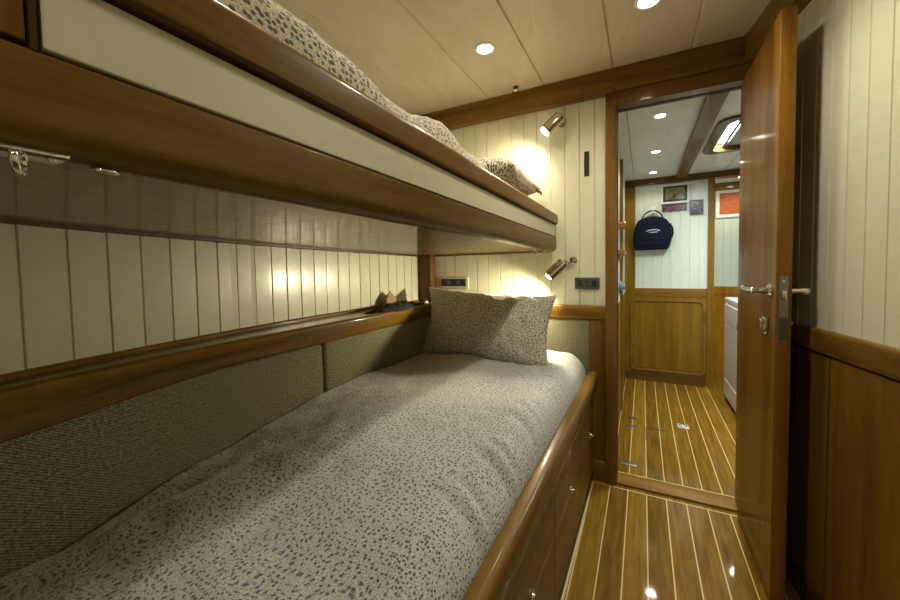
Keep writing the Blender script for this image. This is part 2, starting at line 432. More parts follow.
# ------------------------------------------------------------------ the door, swung open into the cabin
door = bpy.data.objects.new('door_1', None); C.objects.link(door); door.location = (.39, 1.99, 0); door['kind'] = 'structure'
obj('door_leaf', box(B(), .370, .410, 1.497, 1.958, .012, 1.889, .0025), WD, door)
lk = obj('lock_plate', box(B(), .3785, .4005, 1.4955, 1.498, .866, 1.075, .001), STEEL, door, label='steel lock plate on the door edge')
bm = B(); box(bm, .380, .399, 1.4945, 1.496, .872, .945, .0008); obj('lock_plate_lower', bm, DSTEEL, lk)
bm = B(); box(bm, .383, .395, 1.487, 1.496, 1.000, 1.030, .002); tube(bm, (.389, 1.4935, 1.058), (.389, 1.496, 1.058), .004); tube(bm, (.389, 1.4935, .955), (.389, 1.496, .955), .004); obj('latch_bolt', bm, CHROME, lk, SM)
def lever(sx, x0):
    bm = B(); lathe(bm, (x0, 1.543, 1.025), (sx, 0, 0), [(.024, 0), (.024, .004), (.019, .009), (.011, .011), (.010, .03), (.012, .045), (.010, .052), (.002, .053)])
    xx = x0 + sx*.043
    pipe(bm, [(xx-sx*.004, 1.536, 1.025), (xx, 1.56, 1.025), (xx+sx*.004, 1.60, 1.023), (xx+sx*.005, 1.645, 1.024), (xx+sx*.002, 1.668, 1.028), (xx, 1.675, 1.03)], [.010, .0115, .010, .0105, .0105, .005], 14)
    h = obj('door_handle', bm, CHROME, door, SM)
lever(-1, .370); lever(1, .410)
bm = B(); box(bm, .356, .371, 1.554, 1.590, .893, .936, .004, 3); box(bm, .349, .357, 1.558, 1.586, .899, .930, .003, 3)
box(bm, .360, .372, 1.566, 1.581, .876, .884, .003, 2)
obj('thumb_turn', bm, CHROME, door, SM)
bm = B(); lathe(bm, (.410, 1.57, .916), (1, 0, 0), [(.022, 0), (.022, .005), (.014, .012), (.010, .02), (.002, .021)]); obj('lock_rose', bm, CHROME, door, SM)
# hinges
for z in (.25, 1.0, 1.65):
    bm = B(); tube(bm, (.414, 1.964, z-.04), (.414, 1.964, z+.04), .006); obj('hinge', bm, CHROME, door, SM)

# ------------------------------------------------------------------ upper berth
UX = -.405
def usz(y): return -.0115*(y-.25)
UY0, UY1 = -.75, 1.985
up = thing('upper_bunk', 'upper bunk with varnished wood rails and a long cream fascia panel', 'bunk bed', (-.85, .6, 1.2))
def ysweep(bm, y0, y1, prof, n=8):
    return sweep(bm, [(UX, y0+(y1-y0)*i/n, usz(y0+(y1-y0)*i/n)) for i in range(n+1)], prof)
WUB = wood('bunk_rail_wood', 'y', (.105, .054, .012), (.19, .104, .025), (.25, .142, .036), .38, .18, .10)
obj('lower_rail', ysweep(B(), UY0, UY1, rrect(-.035, 0, 1.2135, 1.287, (.024, .002, 0, .004), 6)), WUB, up, SM)
obj('cream_panel', ysweep(B(), .112, UY1-.008, rrect(-.03, -.003, 1.2915, 1.352, (.002, .002, 0, 0))), CREAMP, up, label='cream laminate fascia panel')
obj('shadow_gap', ysweep(B(), UY0, UY1-.012, rrect(-.034, -.010, 1.285, 1.36)), WDK, up)
obj('top_rail', ysweep(B(), UY0, UY1, rrect(-.048, .008, 1.3565, 1.411, (.005, .014, .008, 0), 6)), WUB, up, SM)
bm = B(); ysweep(bm, .1045, .1085, rrect(-.03, 0.001, 1.286, 1.358, (.002, .002, 0, 0)), 1); obj('stile', bm, wood('stile_wood', 'z', (.05, .022, .007), (.08, .036, .012), (.11, .05, .016)), up)
obj('wood_panel', ysweep(B(), UY0, .1030, rrect(-.03, -.003, 1.2925, 1.352, (.002, .002, 0, 0))), WD, up)
bm = B(); box(bm, UX-.034, UX-.002, UY1-.010, UY1, 1.265, 1.345); obj('end_cap', bm, WZ, up)
# underside (rises slightly toward the hull)
bm = B(); rr_ = []
def uz_h(y): return 1.2365-.0203*(y-.2)
for i in range(25):
    y = UY0 + (YW-.004-UY0)*i/24
    a = bm.verts.new((UX-.034, y, 1.221+usz(y))); b = bm.verts.new((hullx(y)+.002, y, uz_h(y)))
    c = bm.verts.new((hullx(y)+.002, y, uz_h(y)+.02)); d = bm.verts.new((UX-.034, y, 1.241+usz(y)))
    rr_.append((a, b, c, d))
for p, q in zip(rr_, rr_[1:]):
    for j in range(4): bm.faces.new((p[j], p[(j+1) % 4], q[(j+1) % 4], q[j]))
bm.faces.new(rr_[0]); bm.faces.new(rr_[-1])
obj('underside_panel', bm, LAM, up)
bm = B(); yy = [UY0 + (1.95-UY0)*i/30 for i in range(31)]
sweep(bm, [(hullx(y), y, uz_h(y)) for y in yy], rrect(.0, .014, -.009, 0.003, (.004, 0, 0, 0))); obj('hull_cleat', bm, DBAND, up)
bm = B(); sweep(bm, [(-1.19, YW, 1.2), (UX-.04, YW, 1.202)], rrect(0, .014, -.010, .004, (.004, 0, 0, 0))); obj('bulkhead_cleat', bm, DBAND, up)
# strap eyes under the front rail
def eye(y, x, z, plate, R, ax):
    bm = B()
    if plate:
        box(bm, x-.020, x+.010, y-.05, y+.026, z-.002, z+.002, .0015)
        for dy in (-.04, .018): lathe(bm, (x, y+dy, z-.004), (0, 0, 1), [(.002, 0), (.004, .002), (.004, .003)])
    torus(bm, (x, y, z-(R*.85 if plate else R*.35)), ax, R, R*.34, 24, 10)
    obj('strap_eye', bm, CHROME, up, SM)
eye(.098, -.418, 1.2135, True, .0085, (.55, 1, 0))
eye(.148, -.416, 1.2125, False, .0075, (.3, 0, 1))
eye(1.73, -.452, 1.192, False, .012, (.6, 1, 0))
eye(1.06, -.452, 1.2075, False, .006, (0, 0, 1))

# ------------------------------------------------------------------ pillows
def pillow_mesh(w, h, t, seed, nx=56, ny=36, pinch=.07, slouch=0):
    bm = B(); F, K = {}, {}
    def pt(u, v, s):
        x = w/2*u*(1-pinch*(1-u*u*.15)*(1-abs(v)**2.2)*abs(u)**3)
        y = h/2*v*(1-pinch*(1-abs(u)**2.2)*abs(v)**3)
        if slouch:
            k = max(0, v)**1.4
            x += slouch*(k*(-.0245+.0305*u) + max(0, -v)*(.009+.009*u))
            y -= slouch*.010*max(0, v)**2*(1-u*u)
        th = max(0, (1-abs(u)**2.6))**.5*max(0, (1-abs(v)**2.6))**.5
        wr = .010*fbm(u*w, v*h, 9, seed+s) + .005*fbm(u*w, v*h, 24, seed+7+s)
        # puckers along the closed end and the long seams
        wr += .005*math.sin(40*v+3*fbm(u, v, 3, seed))*max(0, abs(u)-.6)
        z = s*(t/2*th) + wr*min(1, th*2.2)
        return Vector((x, y, z))
    for j in range(ny+1):
        for i in range(nx+1):
            u = -1+2*i/nx; v = -1+2*j/ny
            u = math.sin(u*PI/2)*.35+u*.65; v = math.sin(v*PI/2)*.35+v*.65
            edge = i in (0, nx) or j in (0, ny)
            F[i, j] = bm.verts.new(pt(u, v, 1)); K[i, j] = F[i, j] if edge else bm.verts.new(pt(u, v, -1))
    for j in range(ny):
        for i in range(nx):
            bm.faces.new((F[i, j], F[i+1, j], F[i+1, j+1], F[i, j+1]))
            bm.faces.new((K[i, j], K[i, j+1], K[i+1, j+1], K[i+1, j]))
    return bm
def pillow(label, w, h, t, M, mat, seed, slouch=0):
    o = obj('pillow', pillow_mesh(w, h, t, seed, slouch=slouch), mat, None, 3)
    uv = o.data.uv_layers.new(name='UVMap')
    for l in o.data.loops:
        c = o.data.vertices[l.vertex_index].co; uv.data[l.index].uv = (c.x+seed, c.y+.3)
    sm = o.modifiers.new('sub', 'SUBSURF'); sm.levels = 1; sm.render_levels = 1
    o.matrix_world = M
    return tag(o, label, 'pillow')
FLORALP = floral('floral_cotton_pillow', (.72, .71, .61), (.46, .44, .35), (.05, .055, .065), 84.0, .22)
lean = math.radians(66)     # face leans back on the bulkhead
M = Matrix.Translation((-.729, 1.768, .818)) @ Matrix.Rotation(math.radians(-1.0), 4, 'Z') @ Matrix.Rotation(math.radians(2.6), 4, 'Y') @ Matrix.Rotation(lean, 4, 'X')
p1 = pillow('plump floral pillow leaning on the bulkhead at the head of the lower bunk',   .690, .385, .19, M, FLORALP, 1.3, 1)
M = Matrix.Translation((-.734, 1.702, 1.530)) @ Matrix.Rotation(math.radians(2), 4, 'Z')
p2 = pillow('floral pillow lying flat at the head of the upper bunk', .53, .54, .18, M, FLORALU, 4.1)
bm = B(); vs = [[bm.verts.new((-.470+.010*i+.004*math.sin(j), 1.800+.010*j, 1.512-.009*i-.004*j+.004*math.sin(2*i+j))) for i in range(4)] for j in range(5)]
for a, b in zip(vs, vs[1:]):
    for i in range(3): bm.faces.new((a[i], a[i+1], b[i+1], b[i]))
obj('sewn_tag', bm, plain('rust_cloth', (.42, .17, .06), .8), p2, 3, label='rust coloured sewn tag')
from mathutils.bvhtree import BVHTree
def under(o, z0):
    """height of the underside of a pillow over (x, y), or None"""
    M = o.matrix_world; me = o.data
    t = BVHTree.FromPolygons([M @ v.co for v in me.vertices], [p.vertices[:] for p in me.polygons])
    def f(x, y):
        hs = [t.ray_cast(Vector((x+a, y+b, z0)), Vector((0, 0, 1)))[0] for a, b in ((0, 0), (.011, 0), (-.011, 0), (0, .011), (0, -.011), (.008, .008), (-.008, .008), (.008, -.008), (-.008, -.008))]
        hs = [q.z for q in hs if q is not None]
        return min(hs) if hs else None
    return f
# ------------------------------------------------------------------ bedding on the upper berth
def duvet(name, mat, x0f, x1f, y0, y1, zf, zb, nx, ny):
    """closed quilt: top zf(x,y,u,v), flat underside zb"""
    bm = B(); top = []
    for j in range(ny+1):
        v = j/ny; y = y0+(y1-y0)*v; row = []
        for i in range(nx+1):
            u = i/nx; x = x0f(y)+(x1f(y)-x0f(y))*u
            row.append(bm.verts.new((x, y, zf(x, y))))
        top.append(row)
    for j in range(ny):
        for i in range(nx): bm.faces.new((top[j][i], top[j][i+1], top[j+1][i+1], top[j+1][i]))
    rim = [top[0][i] for i in range(nx+1)] + [top[j][nx] for j in range(1, ny+1)] + [top[ny][i] for i in range(nx-1, -1, -1)] + [top[j][0] for j in range(ny-1, 0, -1)]
    low = [bm.verts.new((v.co.x, v.co.y, zb)) for v in rim]
    for i in range(len(rim)):
        k = (i+1) % len(rim); bm.faces.new((rim[i], low[i], low[k], rim[k]))
    bm.faces.new(low)
    return bm
def quilt_uv(o):
    # planar print, with the turned-down sides unrolled by adding height
    me = o.data; uv = me.uv_layers.new(name='UVMap')
    zs = [v.co.z for v in me.vertices]; zm = max(zs)
    for p in me.polygons:
        n = p.normal
        for li in p.loop_indices:
            c = me.vertices[me.loops[li].vertex_index].co
            d = zm-c.z
            uv.data[li].uv = (c.x + (d if n.x >= 0 else -d)*.9*min(1, abs(n.x)*1.3), c.y + (d*.9*min(1, abs(n.y)*1.3)) * (1 if n.y > 0 else -1))
up_pts = [(a_, b_+c_) for a_, b_, c_ in [(-.8, 1.500, .02), (.30, 1.505, .026), (.41, 1.516, .020), (.52, 1.507, .014), (.74, 1.490, .008), (.91, 1.512, .008), (1.08, 1.478, .014), (1.235, 1.458, .012), (1.36, 1.436, .0), (2.0, 1.428, 0)]]
def upz(y):
    for (a, za), (b, zb) in zip(up_pts, up_pts[1:]):
        if a <= y <= b:
            t = (y-a)/(b-a); t = t*t*(3-2*t); return za+(zb-za)*t
    return up_pts[-1][1]
under_u = under(p2, 1.25); under_l = under(p1, .4)
def uf(x, y):
    e = max(0, (x+.510)/.0525)            # turn-down at the rail
    z = upz(y) + usz(y)*0 + .012*fbm(x, y, 7, 3) - .10*(1-math.sqrt(max(0, 1-min(1, e)**2)))
    e2 = max(0, (y-1.90)/.06); z -= .06*min(1, e2)**2
    z += .004*fbm(x, y, 26, 9); h = under_u(x, y)
    return z if h is None else min(z, h-.006)
ud = obj('duvet', duvet('d', FLORALU, lambda y: hullx(y)+.03, lambda y: -.4575, -.70, 1.965, uf, 1.30, 70, 200), FLORALU, None, 3)
quilt_uv(ud); tag(ud, 'rumpled floral duvet lying on the upper bunk behind its rail', 'duvet')

# ------------------------------------------------------------------ lower berth
lb = thing('lower_bunk', 'lower bunk with varnished wood drawer front and rounded edge rail', 'bunk bed', (-.65, .6, 0))
lys = [YF+.02 + (1.998-YF)*i/24 for i in range(24)] + [1.995]
def lsweep(bm, y0, y1, prof, n=10): return sweep(bm, [(sidex(y0+(y1-y0)*i/n), y0+(y1-y0)*i/n, 0) for i in range(n+1)], prof)
Y0 = YF+.02
obj('front_panel', lsweep(B(), Y0, 2.0, rrect(-.022, -.012, .05, .525)), WP, lb)
obj('edge_rail', lsweep(B(), Y0, 1.998, rrect(-.022, .022, .518, .572, (.012, .020, .010, .004), 6)), WUB, lb, SM)
obj('frieze', lsweep(B(), Y0, 2.0, rrect(-.014, 0, .452, .522)), WP, lb)
obj('plinth', lsweep(B(), Y0, 2.0, rrect(-.03, -.004, 0, .055)), WDK, lb)
bm = B(); box(bm, -1.0, -.285, Y0, 1.99, .02, .46); obj('bed_base', bm, WX, lb)
for k, (a, b, ky, kz) in enumerate([(Y0, .452, .10, .318), (.458, 1.104, .847, .318), (1.110, 1.560, 1.371, .291), (1.566, 1.99, 1.872, .287)]):
    d = obj('drawer' if k != 3 else 'locker_door', lsweep(B(), a, b, rrect(-.014, 0, .06, .447, (.002, .002, 0, 0)), 4), WP, lb)
    bm = B(); x = sidex(ky); lathe(bm, (x, ky, kz), (1, 0, 0), [(.015, 0), (.015, .003), (.012, .005), (.007, .005), (.006, .012), (.004, .014), (.001, .0145)]); obj('flush_knob', bm, CHROME, d, SM)
# light edging strip on the cabin sole beside the plinth
bm = B(); lsweep(bm, Y0, 1.972, rrect(-.006, 0.004, 0, .002)); struct('trim_19', bm, plain('holly_strip', (.62, .52, .26), .3, coat=.5))

def lbx1(y): return sidex(y)-.0235
def lbx0(y): return ledgex(y)+.006
def lbz(x, y):
    base = .603 + .052*sstep(.15, 1.1, y)
    hx = x-lbx0(y)
    z = base + .018*sstep(0, .30, hx) - .022*sstep(.16, 0, hx)*sstep(1.0, .2, y)
    # diagonal fold from the hull side toward the middle
    dd = (x+1.0) - .36*(y-.2) - .04
    z += .016*math.exp(-(dd/.055)**2)*sstep(1.25, .75, y) - .012*math.exp(-((dd+.10)/.06)**2)*sstep(1.25, .75, y)
    # soft hollows and ripples
    z += .018*fbm(x, y, 3.1, 2) + .007*fbm(x*1.6, y*.8, 8, 5) + .0025*fbm(x, y, 21, 11)
    # longitudinal lazy folds in the near half
    z += .007*math.sin(9*(x*1.1+.35*y)+2*fbm(x, y, 2, 4))*sstep(1.2, .4, y)
    # turned edge at the rail
    ex = lbx1(y)-x; r = .095
    if ex < r: z -= (z-.548)*(1-math.sqrt(max(0, 1-(1-ex/r)**2)))
    # tucks pulled into the rail
    for (cy, w, a) in ((.80, .018, .016), (.86, .012, .010), (1.02, .016, .008), (1.10, .012, .006), (.62, .02, .014), (1.45, .016, .004), (1.52, .012, .004), (1.33, .014, .003), (.68, .012, .008)):
        k = sstep(.15, .015, ex)
        z -= a*k*math.exp(-((y-cy-.35*ex)/w)**2) - .5*a*k*math.exp(-((y-cy-.35*ex-1.7*w)/w)**2)
    ey = 1.965-y
    if ey < .06: z -= .05*(1-math.sqrt(max(0, 1-(1-ey/.06)**2)))
    h = under_l(x, y)
    return z if h is None else max(min(z, h-.006), .52)
ld = obj('duvet', duvet('d', FLORAL, lbx0, lbx1, -.75, 1.968, lbz, .462, 130, 360), FLORAL, None, 3)
quilt_uv(ld); tag(ld, 'grey floral duvet with small dark dots spread over the lower bunk', 'duvet')

# back cushions along the hull and the bulkhead
def cushion(label, pts, z0, z1, thick=.045, grp=None):
    bm = B()
    prof = rrect(-thick, 0, z0, z1, (.012, .012, .012, .012), 4)
    n = len(pts)
    def pf(i):
        e = min(i, n-1-i); s = [.0, .6, .9, 1][min(e, 3)]
        return [(a-(1-s)*.010*(1 if a > -thick/2 else -1), b+(1-s)*(.006 if b < (z0+z1)/2 else -.006)) for a, b in prof]
    sweep(bm, pts, pf)
    o = obj('back_cushion', bm, TWEED, None, math.radians(50))
    uv = o.data.uv_layers.new(name='UVMap'); me = o.data
    for l in me.loops:
        c = me.vertices[l.vertex_index].co; uv.data[l.index].uv = (c.y if abs(pts[-1][1]-pts[0][1]) > .1 else c.x, c.z)
    return tag(o, label, 'cushion', grp)
def hp(y0, y1, n): return [(ledgex(y)-.006, y, 0) for y in ([y0, y0+.004, y0+.010] + [y0+.02+(y1-y0-.04)*i/n for i in range(n+1)] + [y1-.010, y1-.004, y1])]
cushion('long olive tweed back cushion along the hull below the ledge, the longest of three', hp(-.75, 1.008, 30), .47, .836)
cushion('shorter olive tweed back cushion on the hull side near the corner behind the pillow', hp(1.013, 1.975, 20), .47, .838)
xs_ = [-1.06, -1.056, -1.05] + [-1.04+(.79)*i/16 for i in range(17)] + [-.245, -.2425, -.241]
cushion('olive tweed back cushion fixed to the bulkhead behind the pillow', [(x, 2.008, 0) for x in xs_], .47, .838, .03)

# ------------------------------------------------------------------ fittings on the bulkhead
def lamp(label, x, z, watts):
    t = thing('reading_lamp', label, 'lamp', (x, YW, z), 'chrome reading lamps')
    bm = B(); lathe(bm, (x, YW, z), (0, -1, 0), [(.030, 0), (.030, .010), (.025, .016), (.010, .018), (.009, .040), (.011, .046), (.003, .050)], 28)
    obj('wall_mount', bm, CHROME, t, SM)
    d = Vector((-.66, -.34, -.70)).normalized(); a = Vector((x+.010, YW-.058, z+.018)); e = a + d*.115
    bm = B(); lathe(bm, a, d, [(.004, 0), (.022, .003), (.029, .010), (.030, .030), (.028, .032), (.030, .034), (.031, .110), (.031, .115), (.027, .115), (.026, .097), (.002, .096)], 28)
    sh = obj('lamp_shade', bm, CHROME, t, SM)
    bm = B(); lathe(bm, e-d*.016, d, [(.0245, 0), (.0245, .006), (.015, .012), (.002, .013)], 20); obj('bulb', bm, emis('lamp_glow', (1, .86, .58), 30), sh, SM)
    L = bpy.data.lights.new('reading_beam', 'SPOT'); L.energy = watts; L.color = (1, .87, .58); L.spot_size = math.radians(168); L.spot_blend = 1.0; L.shadow_soft_size = .02
    lo = bpy.data.objects.new('reading_beam', L); C.objects.link(lo); lo.location = e + d*.012
    lo.rotation_euler = d.to_track_quat('-Z', 'Y').to_euler()
    return t
lamp('chrome reading lamp on the planked bulkhead above the upper bunk', -.385, 1.870, 13)
lamp('chrome reading lamp over the pillow, just below the upper bunk end', -.372, 1.122, 25)
def socket(label, x0, x1, z0, z1, frame, nx):
    cx, cz = (x0+x1)/2, (z0+z1)/2
    t = thing('socket_panel', label, 'socket', (cx, YW, cz))
    bm = B(); box(bm, x0, x1, YW-.012, YW, z0, z1, .004); obj('cover_plate', bm, frame, t)
    fw = .010
    bm = B(); box(bm, x0+fw*1.6, x1-fw*1.6, YW-.014, YW-.008, z0+fw*1.4, z1-fw*1.4, .002); ins = obj('insert', bm, BLACK, t)
    for i in range(nx):
        a = x0+.03+(x1-x0-.06)*(i+.5)/nx
        bm = B(); box(bm, a-.012, a+.012, YW-.017, YW-.013, cz-.012, cz+.012, .002); obj('switch_rocker', bm, DSTEEL, ins)
    return t
socket('dark steel twin socket panel on the bulkhead beside the door frame', -.318, -.196, .994, 1.055, DSTEEL, 2)
socket('pale framed black switch panel on the bulkhead behind the pillow', -1.137, -.936, .990, 1.063, plain('pale_frame', (.55, .52, .40), .4), 2)
bm = B(); lathe(bm, (-.325, YW, 1.147), (0, -1, 0), [(.019, 0), (.019, .005), (.013, .008), (.011, .020), (.016, .024), (.016, .032), (.002, .034)])
tag(obj('wall_button', bm, CHROME, None, SM), 'small round chrome button on the bulkhead above the steel socket panel', 'button')
bm = B(); box(bm, -.270, -.246, YW-.006, YW, 1.577, 1.703, .002); tag(obj('wall_plate', bm, BLACK), 'slim upright black plate on the cream bulkhead beside the door frame', 'plate')
t = thing('ceiling_catch', 'small chrome catch under the ceiling near the beam', 'catch', (-.60, 1.93, ZC))
bm = B(); lathe(bm, (-.60, 1.93, ZC), (0, 0, -1), [(.014, 0), (.014, .004), (.006, .006), (.006, .016), (.003, .018)]); obj('stem', bm, DSTEEL, t, SM)
bm = B(); lathe(bm, (-.60, 1.93, ZC-.016), (0, 0, -1), [(.006, 0), (.019, .003), (.019, .008), (.010, .012), (.002, .013)]); obj('knob', bm, CHROME, t, SM)

# ------------------------------------------------------------------ odds and ends on the ledge
bm = B()
NX, NY = 26, 50; G = []
for j in range(NY+1):
    v = j/NY; y = 1.36+.50*v; row = []
    for i in range(NX+1):
        u = i/NX; x = -1.20+.10*u + .02*math.sin(5*v)
        env = (math.sin(PI*u)**.5)*(math.sin(PI*v)**.45)
        h = env*(.012+.020*math.exp(-((v-.38)/.28)**2)+.022*abs(fbm(x, y, 22, 3))+.012*abs(fbm(x, y, 45, 8)))
        row.append(bm.verts.new((x+.012*fbm(x, y, 15, 1), y, .906+h)))
    G.append(row)
for j in range(NY):
    for i in range(NX): bm.faces.new((G[j][i], G[j][i+1], G[j+1][i+1], G[j+1][i]))
rim = [G[0][i] for i in range(NX+1)] + [G[j][NX] for j in range(1, NY+1)] + [G[NY][i] for i in range(NX-1, -1, -1)] + [G[j][0] for j in range(NY-1, 0, -1)]
bm.faces.new(rim)
tag(obj('strap_bundle', bm, BLACKC, None, 3), 'crumpled black strap bundle lying on the wooden ledge by the corner', 'straps')
bm = B()
base = [(-1.262, 1.60), (-1.222, 1.58), (-1.220, 1.68), (-1.258, 1.695)]
lo = [bm.verts.new((x, y, .906)) for x, y in base]; mi = [bm.verts.new((x*.85-.15*1.238, y*.8+.2*1.64, .955)) for x, y in base]; ap = bm.verts.new((-1.238, 1.64, .998))
for i in range(4): bm.faces.new((lo[i], lo[(i+1) % 4], mi[(i+1) % 4], mi[i])); bm.faces.new((mi[i], mi[(i+1) % 4], ap))
bm.faces.new(lo[::-1]); tag(obj('folded_card', bm, TAN), 'tan folded card standing up behind the black straps on the ledge', 'card')
bm = B(); box(bm, -1.118, -1.088, 1.385, 1.455, .9125, .922, .004); box(bm, -1.113, -1.093, 1.40, 1.44, .920, .926, .003)
tag(obj('clip', bm, BLACKC), 'small black clip on the front edge of the ledge before the strap bundle', 'clip')
t = thing('figurine', 'tiny dark ornament with a white base at the corner post', 'ornament', (-1.165, 1.90, .906))
bm = B(); lathe(bm, (-1.165, 1.90, .906), (0, 0, 1), [(.012, 0), (.012, .010), (.006, .014), (.003, .015)]); obj('base', bm, WHITEP, t, SM)
bm = B(); lathe(bm, (-1.165, 1.90, .9205), (0, 0, 1), [(.005, 0), (.008, .006), (.006, .014), (.002, .024), (.001, .025)]); obj('body', bm, BLACK, t, SM)

# ------------------------------------------------------------------ ceiling lights
GLOW = emis('downlight_glow', (1, .90, .68), 22)
GLOWH = emis('hall_downlight_glow', (1, .93, .78), 26)
def downlight_proto(x, y, z, label, glow, grp, k=1):
    t = thing('ceiling_light', label, 'ceiling light', (x, y, z), grp)
    bm = B(); lathe(bm, (x, y, z), (0, 0, -1), [(.046*k, 0), (.046*k, .003), (.040*k, .007), (.034*k, .006), (.032*k, .001)], 32); obj('bezel', bm, WHITEP, t, SM)
    bm = B(); lathe(bm, (x, y, z-.0015), (0, 0, -1), [(.033*k, 0), (.030*k, .004), (.015*k, .006), (.002, .0065)], 32); obj('lens', bm, glow, t, SM)
    return t
def beam(x, y, z, e, col, size=150, soft=.04):
    L = bpy.data.lights.new('downlight_beam', 'SPOT'); L.energy = e; L.color = col; L.spot_size = math.radians(size); L.spot_blend = .6; L.shadow_soft_size = soft
    o = bpy.data.objects.new('downlight_beam', L); C.objects.link(o); o.location = (x, y, z-.012); return o
WARM = (1, .90, .70)
d0 = downlight_proto(-.611, 1.528, ZC, 'lit round ceiling downlight above the upper bunk', GLOW, 'cabin ceiling lights')
place(d0, (.013, 1.548, ZC), 'lit round ceiling downlight in front of the doorway beam')
place(d0, (.013, 1.14, ZC), 'lit round ceiling downlight over the cabin floor')
place(d0, (-.611, .55, ZC), 'added unseen ceiling downlight for fill over the foot of the upper bunk')  # added out of view to fill the near end of the cabin
place(d0, (.10, -.45, ZC), 'added unseen ceiling downlight for fill at the front of the cabin')  # added behind the camera as fill light
beam(-.611, 1.528, ZC, 10, WARM); beam(.013, 1.548, ZC, 6, WARM); beam(.013, 1.14, ZC, 25, WARM, 160); beam(-.611, .55, ZC, 9, WARM); beam(.10, -.45, ZC, 13, WARM, 165)  # the last two beams are added fill from the unseen downlights

# ------------------------------------------------------------------ the hall beyond the doorway
HX0, HX1, YB, YE = -.155, 1.5, 4.0, 4.6
bm = B()
SX0, SX1, SY0, SY1 = .395, .80, 2.55, 3.27
for (a, b, c, d) in ((HX0-.1, SX0, YW+.05, YE+.1), (SX1, HX1+.1, YW+.05, YE+.1), (SX0, SX1, YW+.05, SY0), (SX0, SX1, SY1, YE+.1)): box(bm, a, b, c, d, ZH, ZH+.05)
struct('ceiling_hall', bm, CEILH)
# seams of the hall ceiling as thin grooves strips
bm = B(); box(bm, -.08, -.076, YW+.06, YB, ZH-.0015, ZH); box(bm, .62, .624, SY1+.05, YB, ZH-.0015, ZH); struct('trim_20', bm, plain('seam', (.25, .23, .18), .7))
bm = B(); planks(bm, lambda t: (HX0, t), YW+.05, YE, [YW+.1+.0745*i for i in range(40)], .88, ZH, .03); box(bm, HX0-.03, HX0+.004, YW+.05, YE, 0, .88); struct('wall_hall_left', bm, CREAMH)
bm = B(); box(bm, HX0, HX0+.012, 2.10, 3.95, 0, .86); struct('trim_21', bm, WH)
bm = B(); box(bm, HX0, HX0+.02, 3.05, 3.13, 0, 1.9); struct('trim_22', bm, WH)
struct('wall_hall_right', box(B(), HX1, HX1+.05, YW, YE+.1, 0, ZH), CREAMH)
# bulkhead at the end of the hall
bm = B(); planks(bm, lambda t: (t, YB), HX0, .556, [-.07+.0745*i for i in range(8)], .88, ZH, .05); box(bm, HX0, .556, YB, YB+.05, 0, .88); struct('wall_hall_back', bm, CREAMH)
bm = B(); box(bm, HX0, -.068, YB-.02, YB, 0, 1.862, .003); struct('trim_23', bm, WH)
bm = B(); box(bm, .512, .560, YB-.03, YB+.06, 0, 1.88, .003); struct('trim_24', bm, WH)
bm = B(); box(bm, -.068, .512, YB-.018, YB, .805, .888, .003); struct('trim_25', bm, wood('hall_rail_wood', 'x', (.16, .075, .015), (.26, .125, .028), (.33, .165, .04)))
bm = B(); box(bm, HX0, HX1, YB-.045, YB+.06, 1.865, ZH, .003); struct('trim_26', bm, wood('hall_beam_wood', 'x', (.07, .035, .012), (.12, .062, .02), (.16, .085, .03)))
bm = B(); box(bm, -.068, .512, YB-.016, YB, 0, .806); struct('trim_27', bm, WH)
bm = B(); box(bm, HX0+.02, .50, YB-.05, YB-.016, 0, .09); struct('baseboard_hall', bm, wood('hall_base_wood', 'x', (.09, .045, .014), (.14, .07, .02), (.18, .09, .028)))
# fore-and-aft ceiling beam
bm = B(); box(bm, .262, .345, YW+.06, YB-.046, ZH-.03, ZH, .004); struct('trim_28', bm, WHY)
# cupboard door with rounded corners and a moulded edge
cp = thing('cupboard_door', 'square wooden cupboard door with rounded corners below the hall bulkhead rail', 'cupboard door', (.2, YB-.02, .12))
def rr2(x0, x1, z0, z1, r, k=8): return rrect(x0, x1, z0, z1, (r, r, r, r), k)
def slab(bm, outline, y0, y1):
    a = [bm.verts.new((x, y0, z)) for x, z in outline]; b = [bm.verts.new((x, y1, z)) for x, z in outline]
    n = len(a)
    for i in range(n): bm.faces.new((a[i], a[(i+1) % n], b[(i+1) % n], b[i]))
    bm.faces.new(a); bm.faces.new(b[::-1]); return bm
def ring(bm, o1, o2, y0, y1):
    A = [[bm.verts.new((x, y, z)) for x, z in o] for o in (o1, o2) for y in (y0, y1)]
    n = len(o1)
    for i in range(n):
        k = (i+1) % n
        bm.faces.new((A[0][i], A[0][k], A[2][k], A[2][i])); bm.faces.new((A[1][i], A[3][i], A[3][k], A[1][k]))
        bm.faces.new((A[0][i], A[1][i], A[1][k], A[0][k])); bm.faces.new((A[2][i], A[2][k], A[3][k], A[3][i]))
    return bm
obj('panel', slab(B(), rr2(-.075, .478, .125, .762, .035), YB-.024, YB-.016), WH, cp)
bm = B(); ring(bm, rr2(-.105, .508, .095, .792, .05), rr2(-.078, .481, .122, .765, .037), YB-.034, YB-.016); obj('moulding', bm, wood('moulding_wood', 'x', (.14, .07, .016), (.24, .125, .032), (.31, .17, .05), .2, .8), cp)
